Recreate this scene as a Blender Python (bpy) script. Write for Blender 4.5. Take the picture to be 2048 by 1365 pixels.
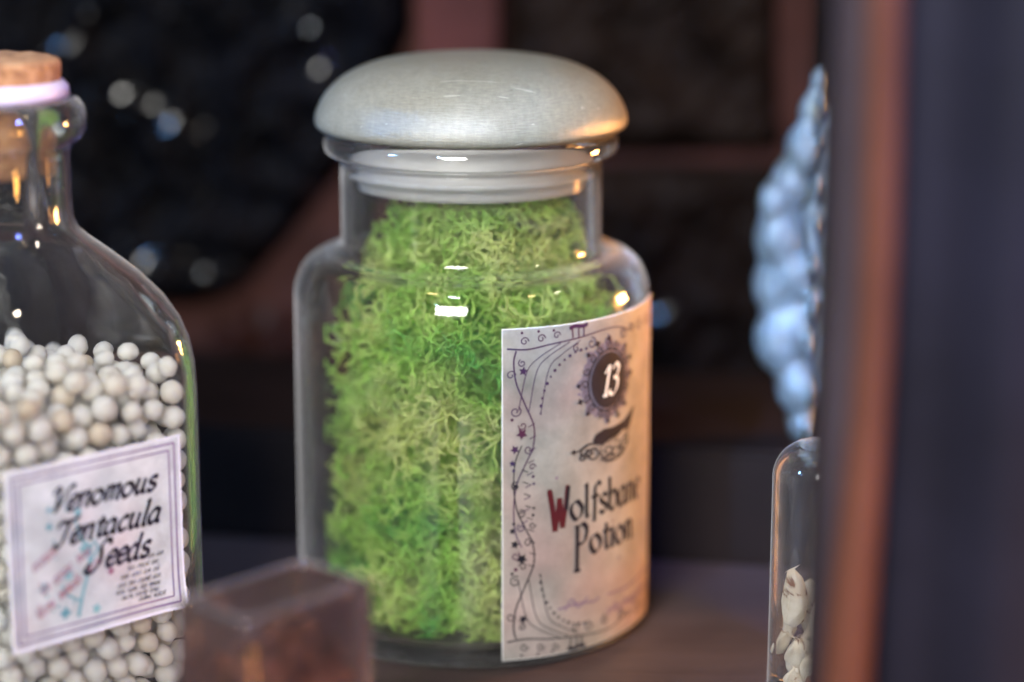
import bpy, bmesh, math, random
import numpy as np
from mathutils import Vector, noise
for o in list(bpy.data.objects): bpy.data.objects.remove(o)
S = bpy.context.scene
COL = S.collection
rad = math.radians

# ------------------------------------------------------------------ camera, world, lamps, exposure
cd = bpy.data.cameras.new('camera'); cam = bpy.data.objects.new('camera', cd); COL.objects.link(cam)
cam.location = (0.01019, -0.57546, 0.20901)
cam.rotation_euler = (rad(90) - 0.23254, 0, 0)
cd.sensor_fit = 'HORIZONTAL'; cd.sensor_width = 36; cd.lens = 4631.5/2048*36
cd.clip_start = 0.01; cd.clip_end = 20
cd.dof.use_dof = True; cd.dof.focus_distance = 0.537; cd.dof.aperture_fstop = 3.9
S.camera = cam
S.render.engine = 'CYCLES'
cy = S.cycles
cy.use_denoising = True; cy.use_adaptive_sampling = False
cy.max_bounces = 20; cy.transmission_bounces = 18; cy.glossy_bounces = 8; cy.diffuse_bounces = 4; cy.transparent_max_bounces = 16
cy.blur_glossy = 1.2; cy.sample_clamp_indirect = 6.0; cy.caustics_reflective = False; cy.caustics_refractive = True
S.view_settings.view_transform = 'Standard'; S.view_settings.look = 'None'
S.view_settings.exposure = 0.15; S.view_settings.gamma = 1.0; S.view_settings.use_curve_mapping = False

W = bpy.data.worlds.new('World'); S.world = W; W.use_nodes = True
bg = W.node_tree.nodes['Background']; bg.inputs[0].default_value = (0.058, 0.058, 0.066, 1); bg.inputs[1].default_value = 1.0

def lamp(name, loc, target, size, power, col, size_y=None, shape='RECTANGLE', spread=180):
    l = bpy.data.lights.new(name, 'AREA'); o = bpy.data.objects.new(name, l); COL.objects.link(o)
    l.shape = shape; l.size = size
    if shape in ('RECTANGLE', 'ELLIPSE'): l.size_y = size_y or size
    l.energy = power; l.color = col; l.spread = rad(spread)
    o.location = loc
    o.rotation_euler = (Vector(target) - Vector(loc)).to_track_quat('-Z', 'Y').to_euler()
    return o
lamp('key_lamp', (-0.13, -0.44, 0.84), (0, 0, 0.09), 0.075, 1.7, (0.84, 0.93, 1.0), 0.05)
lamp('front_fill', (-0.24, -1.08, 0.62), (-0.02, 0, 0.05), 0.38, 28.0, (1.0, 0.975, 0.925), 0.28)  # unseen frontal fill, added to brighten moss and beads behind the glass
lamp('warm_lamp', (0.62, -0.16, 0.80), (0.03, 0, 0.09), 0.038, 1.0, (1.0, 0.80, 0.58), shape='DISK')
lamp('orange_lamp', (0.33, 0.10, 0.11), (0.045, 0.0, 0.07), 0.05, 0.40, (1.0, 0.42, 0.12), 0.05, spread=70)
lamp('string_lamp', (-0.20, -0.16, 0.75), (-0.02, 0, 0.09), 0.05, 0.3, (1.0, 0.62, 0.25), 0.02)
lamp('string_lamp', (0.40, -0.30, 0.72), (0.02, 0, 0.09), 0.05, 0.3, (1.0, 0.62, 0.25), 0.02)
lamp('blue_lamp', (-0.60, -0.28, 0.42), (0.09, 0.12, 0.07), 0.05, 0.45, (0.16, 0.44, 1.0), 0.05, spread=55)
lamp('blue_lamp', (-0.24, -0.56, 0.50), (0.112, 0.045, 0.045), 0.03, 0.075, (0.28, 0.54, 1.0), 0.03, spread=11)
lamp('blue_lamp', (0.26, -0.40, 0.36), (0.105, -0.19, 0.17), 0.05, 0.45, (0.16, 0.25, 1.0), 0.05, spread=70)
lamp('amber_lamp', (0.20, -0.36, 0.02), (0.09, -0.19, 0.06), 0.05, 0.10, (1.0, 0.45, 0.10), 0.05, spread=80)

# ------------------------------------------------------------------ helpers
def setp(o, label=None, cat=None, group=None, kind=None):
    if label: o['label'] = label
    if cat: o['category'] = cat
    if group: o['group'] = group
    if kind: o['kind'] = kind
    return o
def empty(name, loc, rz=0):
    o = bpy.data.objects.new(name, None); COL.objects.link(o); o.location = loc; o.rotation_euler = (0, 0, rz)
    o.empty_display_size = 0.01
    return o
def mesh(name, V, Fc, mat, parent=None, smooth=True):
    me = bpy.data.meshes.new(name); me.from_pydata([tuple(v) for v in V], [], [tuple(f) for f in Fc])
    me.materials.append(mat)
    if smooth: me.polygons.foreach_set('use_smooth', [True]*len(me.polygons))
    me.update()
    o = bpy.data.objects.new(name, me); COL.objects.link(o)
    if parent: o.parent = parent
    return o
def lathe(profile, n=96):
    V, Fc, rows = [], [], []
    for r, z in profile:
        if r < 1e-7:
            rows.append([len(V)]); V.append((0, 0, z))
        else:
            rows.append(list(range(len(V), len(V)+n)))
            V += [(r*math.cos(2*math.pi*i/n), r*math.sin(2*math.pi*i/n), z) for i in range(n)]
    for a, b in zip(rows, rows[1:]):
        for i in range(n):
            j = (i+1) % n
            if len(a) == 1 and len(b) == 1: continue
            if len(a) == 1: Fc.append((a[0], b[j], b[i]))
            elif len(b) == 1: Fc.append((a[i], a[j], b[0]))
            else: Fc.append((a[i], a[j], b[j], b[i]))
    return V, Fc
def rsq(w, r, per=9, side=6):
    """rounded square ring, half width w, corner radius r"""
    pts = []
    for k in range(4):
        a0 = k*math.pi/2
        cx, cyy = [(1, 1), (-1, 1), (-1, -1), (1, -1)][k]
        cx *= (w-r); cyy *= (w-r)
        for i in range(per+1):
            a = a0 + i/per*math.pi/2
            pts.append((cx+r*math.cos(a), cyy+r*math.sin(a)))
        nx, ny = [(-1, 1), (-1, -1), (1, -1), (1, 1)][k]
        ex, ey = nx*(w-r), ny*(w-r)
        a = a0+math.pi/2
        q0 = pts[-1]; q1 = (ex+r*math.cos(a), ey+r*math.sin(a))
        for i in range(1, side): pts.append((q0[0]+(q1[0]-q0[0])*i/side, q0[1]+(q1[1]-q0[1])*i/side))
    return pts
def loft(rings):
    """rings: list of lists of 3d points, or single point lists"""
    V, Fc, rows = [], [], []
    for rg in rings:
        rows.append(list(range(len(V), len(V)+len(rg)))); V += rg
    for a, b in zip(rows, rows[1:]):
        n = max(len(a), len(b))
        for i in range(n):
            j = (i+1) % n
            if len(a) == 1: Fc.append((a[0], b[j], b[i]))
            elif len(b) == 1: Fc.append((a[i], a[j], b[0]))
            else: Fc.append((a[i], a[j], b[j], b[i]))
    return V, Fc
def cat_rom(P, sub=6, closed=False):
    P = [np.array(p, float) for p in P]; n = len(P); out = []
    if n == 2 and not closed:
        return [P[0]+(P[1]-P[0])*t for t in np.linspace(0, 1, sub+1)]
    segs = n if closed else n-1
    for i in range(segs):
        p1, p2 = P[i], P[(i+1) % n]
        p0 = P[(i-1) % n] if (closed or i > 0) else 2*p1-p2
        p3 = P[(i+2) % n] if (closed or i+2 < n) else 2*p2-p1
        for k in range(sub):
            t = k/sub
            out.append(.5*((2*p1)+(-p0+p2)*t+(2*p0-5*p1+4*p2-p3)*t*t+(-p0+3*p1-3*p2+p3)*t**3))
    out.append(P[0] if closed else P[-1])
    return out
def smooth_profile(P, sub=5): return [(max(0, q[0]), q[1]) for q in cat_rom(P, sub)]

# ------------------------------------------------------------------ materials
def mat(name):
    m = bpy.data.materials.new(name); m.use_nodes = True; nt = m.node_tree
    return m, nt, nt.nodes['Principled BSDF'], nt.nodes['Material Output']
def nd(nt, t, **kw):
    n = nt.nodes.new(t)
    for k, v in kw.items():
        if hasattr(n, k): setattr(n, k, v)
        else: n.inputs[k].default_value = v
    return n
def ramp(nt, fac, stops):
    r = nt.nodes.new('ShaderNodeValToRGB'); e = r.color_ramp.elements
    while len(e) < len(stops): e.new(0.5)
    for el, (p, c) in zip(e, stops): el.position = p; el.color = (*c, 1) if len(c) == 3 else c
    nt.links.new(fac, r.inputs[0]); return r
def coords(nt, scale=(1, 1, 1)):
    t = nt.nodes.new('ShaderNodeTexCoord'); mp = nt.nodes.new('ShaderNodeMapping'); mp.inputs['Scale'].default_value = scale
    nt.links.new(t.outputs['Object'], mp.inputs[0]); return mp.outputs[0]
def noise_t(nt, vec, scale, detail=4, rough=.55, dist=0):
    n = nt.nodes.new('ShaderNodeTexNoise'); n.inputs['Scale'].default_value = scale; n.inputs['Detail'].default_value = detail
    n.inputs['Roughness'].default_value = rough; n.inputs['Distortion'].default_value = dist
    nt.links.new(vec, n.inputs['Vector']); return n
def mixc(nt, fac, a, b, mode='MIX'):
    m = nt.nodes.new('ShaderNodeMix'); m.data_type = 'RGBA'; m.blend_type = mode
    for sock, v in ((m.inputs[0], fac), (m.inputs[6], a), (m.inputs[7], b)):
        if isinstance(v, (int, float)): sock.default_value = v
        elif isinstance(v, tuple): sock.default_value = (*v, 1)
        else: nt.links.new(v, sock)
    return m.outputs[2]
def bump(nt, b, h, strength=.3, dist=.001):
    n = nt.nodes.new('ShaderNodeBump'); n.inputs['Strength'].default_value = strength; n.inputs['Distance'].default_value = dist
    nt.links.new(h, n.inputs['Height']); nt.links.new(n.outputs[0], b.inputs['Normal']); return n
def simple(name, col, rough=.5, metal=0, var=.25, scale=60, bmp=0, bscale=200):
    m, nt, b, o = mat(name); v = coords(nt)
    n = noise_t(nt, v, scale)
    dark = tuple(c*(1-var) for c in col); lite = tuple(min(1, c*(1+var)) for c in col)
    r = ramp(nt, n.outputs[0], [(.3, dark), (.7, lite)])
    nt.links.new(r.outputs[0], b.inputs['Base Color']); b.inputs['Roughness'].default_value = rough; b.inputs['Metallic'].default_value = metal
    if bmp: bump(nt, b, noise_t(nt, v, bscale, 6).outputs[0], bmp, .001)
    return m
def glass_mat(name, tint, dust=.03, ior=1.5, dust_scale=900, haze=.24):
    m, nt, b, o = mat(name); nt.nodes.remove(b)
    g = nd(nt, 'ShaderNodeBsdfGlass'); g.inputs['Color'].default_value = (*tint, 1); g.inputs['IOR'].default_value = ior; g.inputs['Roughness'].default_value = 0.0
    d = nd(nt, 'ShaderNodeBsdfDiffuse'); d.inputs[0].default_value = (.62, .62, .64, 1)
    v = coords(nt)
    film = ramp(nt, noise_t(nt, v, 55, 5, .6).outputs[0], [(.35, (dust*.35,)*3), (.75, (dust*1.5,)*3)])
    smg = ramp(nt, noise_t(nt, v, 32, 4, .65, 1.2).outputs[0], [(.56, (0,)*3), (.74, (dust*3.2,)*3)])
    sp = nd(nt, 'ShaderNodeTexVoronoi'); sp.inputs['Scale'].default_value = dust_scale; nt.links.new(v, sp.inputs['Vector'])
    spk = ramp(nt, sp.outputs['Distance'], [(.0, (.5,)*3), (.13, (0,)*3)])
    gate = ramp(nt, noise_t(nt, v, 130, 2).outputs[0], [(.56, (0,)*3), (.66, (1,)*3)])
    a = nd(nt, 'ShaderNodeMath', operation='MULTIPLY'); nt.links.new(spk.outputs[0], a.inputs[0]); nt.links.new(gate.outputs[0], a.inputs[1])
    s = nd(nt, 'ShaderNodeMath', operation='ADD'); nt.links.new(a.outputs[0], s.inputs[0]); nt.links.new(film.outputs[0], s.inputs[1])
    s2 = nd(nt, 'ShaderNodeMath', operation='ADD'); nt.links.new(s.outputs[0], s2.inputs[0]); nt.links.new(smg.outputs[0], s2.inputs[1])
    mx = nd(nt, 'ShaderNodeMixShader'); nt.links.new(s2.outputs[0], mx.inputs[0]); nt.links.new(g.outputs[0], mx.inputs[1]); nt.links.new(d.outputs[0], mx.inputs[2])
    bp = nd(nt, 'ShaderNodeBump'); bp.inputs['Strength'].default_value = .06; bp.inputs['Distance'].default_value = .002
    nt.links.new(noise_t(nt, v, 45, 2).outputs[0], bp.inputs['Height']); nt.links.new(bp.outputs[0], g.inputs['Normal'])
    sh = nd(nt, 'ShaderNodeBsdfSheen'); sh.inputs['Color'].default_value = (haze, haze, haze*1.05, 1); sh.inputs['Roughness'].default_value = .35
    ads = nd(nt, 'ShaderNodeAddShader'); nt.links.new(mx.outputs[0], ads.inputs[0]); nt.links.new(sh.outputs[0], ads.inputs[1])   # pale grey sheen laid over the glass, stronger at grazing angles
    nt.links.new(ads.outputs[0], o.inputs['Surface'])
    return m
M = {}
M['glass'] = glass_mat('clear_glass', (.988, .996, .99), .009, haze=.34)
M['glass_bottle'] = glass_mat('bottle_glass', (.988, .995, .99), .006)
M['glass_dusty'] = glass_mat('vial_glass', (.98, .985, .98), .022, dust_scale=700)
M['glass_thick'] = glass_mat('thick_glass', (.955, .87, .82), .012, haze=.10)
M['mortar'] = simple('red_mortar', (.028, .010, .008), .75, var=.35, scale=40, bmp=.5, bscale=160)
M['batten'] = simple('red_brown_batten', (.045, .013, .011), .7, var=.3, scale=50, bmp=.3)
M['riser'] = simple('dark_riser_wood', (.006, .0034, .0032), .65, var=.3, scale=30, bmp=.2)
M['plastic'] = simple('white_plastic', (.62, .60, .60), .35, var=.04)
M['lilac'] = simple('lilac_reflection', (.52, .48, .60), .3, var=.05)
M['card_edge'] = simple('white_card', (.50, .51, .52), .7, var=.1)

def wood_mat():
    m, nt, b, o = mat('pale_lathe_wood'); t = nt.nodes.new('ShaderNodeTexCoord')
    sx = nd(nt, 'ShaderNodeSeparateXYZ'); nt.links.new(t.outputs['Object'], sx.inputs[0])
    at = nd(nt, 'ShaderNodeMath', operation='ARCTAN2'); nt.links.new(sx.outputs[1], at.inputs[0]); nt.links.new(sx.outputs[0], at.inputs[1])
    cx = nd(nt, 'ShaderNodeCombineXYZ'); nt.links.new(at.outputs[0], cx.inputs[0]); nt.links.new(sx.outputs[2], cx.inputs[2])
    mp = nd(nt, 'ShaderNodeMapping'); mp.inputs['Scale'].default_value = (4.0, 1, 900); nt.links.new(cx.outputs[0], mp.inputs[0])
    ln = noise_t(nt, mp.outputs[0], 3.0, 5, .7)
    gr = noise_t(nt, coords(nt, (2.5, 1, 1)), 260, 6, .7)
    cl = noise_t(nt, coords(nt), 24, 3)
    c1 = ramp(nt, cl.outputs[0], [(.3, (.195, .182, .142)), (.7, (.245, .235, .192))])
    c2 = mixc(nt, .55, c1.outputs[0], ramp(nt, ln.outputs[0], [(.3, (.45,)*3), (.7, (1.15,)*3)]).outputs[0], 'MULTIPLY')
    c3 = mixc(nt, .35, c2, ramp(nt, gr.outputs[0], [(.35, (.6,)*3), (.65, (1.15,)*3)]).outputs[0], 'MULTIPLY')
    vo = nd(nt, 'ShaderNodeTexVoronoi'); vo.inputs['Scale'].default_value = 520; nt.links.new(coords(nt), vo.inputs['Vector'])
    sp = ramp(nt, vo.outputs['Distance'], [(.12, (1,)*3), (.24, (0,)*3)])
    gt = ramp(nt, noise_t(nt, coords(nt), 55, 3).outputs[0], [(.60, (0,)*3), (.70, (.7,)*3)])
    mm = nd(nt, 'ShaderNodeMath', operation='MULTIPLY'); nt.links.new(sp.outputs[0], mm.inputs[0]); nt.links.new(gt.outputs[0], mm.inputs[1])
    scm = nd(nt, 'ShaderNodeMapping'); scm.inputs['Rotation'].default_value = (.4, .5, .9); scm.inputs['Scale'].default_value = (1, 14, 14); nt.links.new(t.outputs['Object'], scm.inputs[0])
    sc = ramp(nt, noise_t(nt, scm.outputs[0], 45, 2, .5, .4).outputs[0], [(.70, (0,)*3), (.73, (.35,)*3)])
    c3 = mixc(nt, sc.outputs[0], c3, (.52, .50, .44))
    c4 = mixc(nt, mm.outputs[0], c3, (.06, .055, .045))
    nt.links.new(c4, b.inputs['Base Color'])
    b.inputs['Roughness'].default_value = .30; b.inputs['Specular IOR Level'].default_value = .6
    b.inputs['Anisotropic'].default_value = .4
    ad = nd(nt, 'ShaderNodeMath', operation='ADD'); nt.links.new(ln.outputs[0], ad.inputs[0]); nt.links.new(gr.outputs[0], ad.inputs[1])
    bump(nt, b, ad.outputs[0], .32, .0005)
    return m
M['lid_wood'] = wood_mat()

def paper_mat(name, a, b_, stain, s=50):
    m, nt, b, o = mat(name); v = coords(nt)
    n1 = noise_t(nt, v, s, 5, .6); n2 = noise_t(nt, v, s*2.3, 4, .6); n3 = noise_t(nt, v, s*.6, 2)
    c = ramp(nt, n1.outputs[0], [(.3, a), (.7, b_)]).outputs[0]
    c = mixc(nt, ramp(nt, n3.outputs[0], [(.50, (0,)*3), (.72, (.7,)*3)]).outputs[0], c, stain)
    c = mixc(nt, .5, c, ramp(nt, n2.outputs[0], [(.3, (.58,)*3), (.65, (1.12,)*3)]).outputs[0], 'MULTIPLY')
    fb = noise_t(nt, v, 1400, 3)
    c = mixc(nt, .25, c, ramp(nt, fb.outputs[0], [(.3, (.75,)*3), (.7, (1.1,)*3)]).outputs[0], 'MULTIPLY')
    nt.links.new(c, b.inputs['Base Color']); b.inputs['Roughness'].default_value = .6; b.inputs['Specular IOR Level'].default_value = .35
    bump(nt, b, n2.outputs[0], .12, .0006)
    return m
M['paper'] = paper_mat('aged_paper', (.150, .145, .138), (.320, .300, .285), (.31, .205, .20))
M['paper_pale'] = paper_mat('pale_printed_paper', (.29, .325, .295), (.42, .45, .41), (.40, .335, .30), 70)
def ink(name, a, b_, s=90):
    m, nt, b, o = mat(name); r = ramp(nt, noise_t(nt, coords(nt), s, 3).outputs[0], [(.35, a), (.65, b_)])
    nt.links.new(r.outputs[0], b.inputs['Base Color']); b.inputs['Roughness'].default_value = .6; b.inputs['Specular IOR Level'].default_value = .12; return m
M['ink_purple'] = ink('purple_ink', (.060, .016, .040), (.030, .022, .070))
M['ink_dark'] = ink('dark_ink', (.008, .0075, .012), (.020, .017, .026))
M['ink_red'] = ink('red_ink', (.075, .010, .014), (.045, .010, .016))
M['ink_lilac'] = ink('lilac_ink', (.10, .085, .115), (.155, .13, .165), 500)
M['ink_line'] = ink('border_ink', (.17, .11, .17), (.10, .08, .15))
M['ink_teal'] = ink('teal_ink', (.08, .19, .20), (.16, .30, .28))
M['ink_rust'] = ink('rust_ink', (.30, .12, .13), (.20, .09, .12))
M['ink_white'] = ink('pale_ink', (.70, .68, .64), (.60, .58, .56))

def rock_mat(name, a, b_, rough):
    m, nt, b, o = mat(name); v = coords(nt)
    n1 = noise_t(nt, v, 38, 6, .65, .6); n2 = noise_t(nt, v, 140, 5, .7)
    r = ramp(nt, n1.outputs[0], [(.35, a), (.7, b_)]); nt.links.new(r.outputs[0], b.inputs['Base Color'])
    glint = nd(nt, 'ShaderNodeAttribute'); glint.attribute_name = 'glint'                # glints put into the gloss: mask of shinier streaks and spots
    rr = ramp(nt, glint.outputs['Fac'], [(.30, (.5,)*3), (.6, (rough,)*3)]); nt.links.new(rr.outputs[0], b.inputs['Roughness'])
    ss = ramp(nt, glint.outputs['Fac'], [(.30, (.03,)*3), (.6, (.42,)*3)]); nt.links.new(ss.outputs[0], b.inputs['Specular IOR Level'])
    ad = nd(nt, 'ShaderNodeMath', operation='ADD'); nt.links.new(n1.outputs[0], ad.inputs[0]); nt.links.new(n2.outputs[0], ad.inputs[1])
    bump(nt, b, ad.outputs[0], .12, .0012)
    return m
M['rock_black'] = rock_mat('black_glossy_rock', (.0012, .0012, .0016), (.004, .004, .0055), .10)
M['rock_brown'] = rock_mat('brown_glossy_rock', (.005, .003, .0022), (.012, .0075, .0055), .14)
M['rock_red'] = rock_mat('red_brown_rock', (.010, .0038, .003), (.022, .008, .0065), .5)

def shelf_mat():
    m, nt, b, o = mat('dark_stained_wood'); v = coords(nt, (1, 9, 9))
    n1 = noise_t(nt, v, 14, 6, .65, .8); n2 = noise_t(nt, coords(nt), 30, 4)
    c = ramp(nt, n1.outputs[0], [(.3, (.040, .028, .029)), (.7, (.056, .039, .041))]).outputs[0]
    c = mixc(nt, .5, c, ramp(nt, n2.outputs[0], [(.35, (.7,)*3), (.65, (1.15,)*3)]).outputs[0], 'MULTIPLY')
    nt.links.new(c, b.inputs['Base Color'])
    r = ramp(nt, n2.outputs[0], [(.3, (.36,)*3), (.7, (.55,)*3)]); nt.links.new(r.outputs[0], b.inputs['Roughness'])
    bump(nt, b, n1.outputs[0], .2, .0012); return m
M['shelf'] = shelf_mat()

def moss_mat():
    m, nt, b, o = mat('moss_green'); v = coords(nt)
    n1 = noise_t(nt, v, 34, 3, .55, .3); n2 = noise_t(nt, v, 300, 3)
    c = ramp(nt, n1.outputs[0], [(.34, (.21, .66, .17)), (.46, (.64, .90, .27)), (.62, (.92, .98, .49))]).outputs[0]
    c = mixc(nt, .5, c, ramp(nt, n2.outputs[0], [(.3, (.72,)*3), (.7, (1.15,)*3)]).outputs[0], 'MULTIPLY')
    nt.nodes.remove(b)
    d = nd(nt, 'ShaderNodeBsdfDiffuse'); t = nd(nt, 'ShaderNodeBsdfTranslucent'); mx = nd(nt, 'ShaderNodeMixShader'); mx.inputs[0].default_value = .5
    nt.links.new(c, d.inputs[0]); nt.links.new(c, t.inputs[0]); nt.links.new(d.outputs[0], mx.inputs[1]); nt.links.new(t.outputs[0], mx.inputs[2])
    nt.links.new(mx.outputs[0], o.inputs['Surface']); return m
M['moss'] = moss_mat()

def bead_mat():
    m, nt, b, o = mat('chalky_bead'); v = coords(nt)
    oi = nd(nt, 'ShaderNodeObjectInfo')
    c = ramp(nt, oi.outputs['Random'], [(0, (.70, .58, .42)), (.12, (.86, .81, .72)), (.5, (.91, .89, .83)), (1, (.94, .93, .89))]).outputs[0]
    c = mixc(nt, .3, c, ramp(nt, noise_t(nt, v, 300, 4).outputs[0], [(.3, (.8,)*3), (.7, (1.08,)*3)]).outputs[0], 'MULTIPLY')
    nt.links.new(c, b.inputs['Base Color']); b.inputs['Roughness'].default_value = .48
    b.inputs['Subsurface Weight'].default_value = .0; b.inputs['Subsurface Radius'].default_value = (.003, .0025, .002); b.inputs['Subsurface Scale'].default_value = .3
    bump(nt, b, noise_t(nt, v, 700, 4).outputs[0], .15, .0004); return m
M['bead'] = bead_mat()

def cork_mat():
    m, nt, b, o = mat('cork'); v = coords(nt)
    n1 = noise_t(nt, v, 240, 6, .7); n2 = noise_t(nt, v, 70, 4)
    c = ramp(nt, n1.outputs[0], [(.32, (.10, .04, .016)), (.48, (.33, .16, .065)), (.7, (.50, .29, .14))]).outputs[0]
    c = mixc(nt, .5, c, ramp(nt, n2.outputs[0], [(.35, (.6,)*3), (.7, (1.15,)*3)]).outputs[0], 'MULTIPLY')
    nt.links.new(c, b.inputs['Base Color']); b.inputs['Roughness'].default_value = .85; bump(nt, b, n1.outputs[0], .6, .0012); return m
M['cork'] = cork_mat()
M['ornament'] = simple('silver_paint', (.100, .140, .165), .5, .2, .35, 240, 1.0, 260)
M['post_side'] = simple('mauve_painted_wood', (.042, .031, .038), .6, var=.15, scale=30, bmp=.15)
M['post_bead'] = simple('red_stained_wood', (.074, .027, .016), .6, var=.2, scale=35, bmp=.15)
M['post_front'] = simple('black_lacquer', (.006, .006, .011), .5, var=.3, scale=25, bmp=.1)
M['fragment'] = None
def frag_mat():
    m, nt, b, o = mat('ivory_fragment'); v = coords(nt)
    n1 = noise_t(nt, v, 130, 4, .6, .5)
    c = ramp(nt, n1.outputs[0], [(.40, (.20, .075, .035)), (.45, (.70, .60, .47)), (.6, (.82, .75, .64))]).outputs[0]
    nt.links.new(c, b.inputs['Base Color']); b.inputs['Roughness'].default_value = .45; bump(nt, b, n1.outputs[0], .3, .001); return m
M['fragment'] = frag_mat()
for k_ in ('post_side', 'post_bead', 'post_front', 'shelf', 'batten', 'mortar', 'riser'): M[k_].node_tree.nodes['Principled BSDF'].inputs['Specular IOR Level'].default_value = .12 if k_ != 'shelf' else .3
M['fragment_brown'] = simple('brown_skin', (.26, .095, .045), .55, var=.4, scale=200, bmp=.3)
M['powder'] = simple('brown_flakes', (.17, .075, .05), .7, var=.85, scale=90, bmp=.8, bscale=300)

# ------------------------------------------------------------------ setting: shelf and wall
def shelf():
    bm = bmesh.new(); bmesh.ops.create_cube(bm, size=1)
    for v in bm.verts:
        v.co.x *= 1.1; v.co.y = -.035 + v.co.y*.53; v.co.z = -.0125 + v.co.z*.025
    bmesh.ops.bevel(bm, geom=bm.edges[:], offset=.003, segments=2, affect='EDGES')
    me = bpy.data.meshes.new('shelf'); bm.to_mesh(me); bm.free(); me.materials.append(M['shelf'])
    o = bpy.data.objects.new('shelf', me); COL.objects.link(o)
    setp(o, 'dark red-brown stained wooden shelf under the jars', 'shelf', kind='structure')
shelf()

WY = 0.205
def sd_poly(p, poly):
    d = 1e9; inside = False; n = len(poly)
    for i in range(n):
        a, b = poly[i], poly[(i+1) % n]
        ex, ey = b[0]-a[0], b[1]-a[1]; wx, wy = p[0]-a[0], p[1]-a[1]
        t = max(0, min(1, (wx*ex+wy*ey)/(ex*ex+ey*ey)))
        d = min(d, math.hypot(wx-ex*t, wy-ey*t))
        if (a[1] > p[1]) != (b[1] > p[1]) and p[0] < (b[0]-a[0])*(p[1]-a[1])/(b[1]-a[1])+a[0]: inside = not inside
    return d if inside else -d
def sd_seg(p, a, b):
    ex, ey = b[0]-a[0], b[1]-a[1]; t = max(0, min(1, ((p[0]-a[0])*ex+(p[1]-a[1])*ey)/(ex*ex+ey*ey)))
    return -math.hypot(p[0]-a[0]-ex*t, p[1]-a[1]-ey*t)
glint_lines = [((-.129, .1160), (-.110, .1065)), ((-.110, .1065), (-.091, .1004)), ((-.1186, .0590), (-.098, .0560)), ((-.098, .0560), (-.0806, .0480)), ((-.132, .140), (-.141, .121)), ((-.060, .137), (-.052, .120))]  # lines where streaks of glints are put on the black stone
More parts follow.
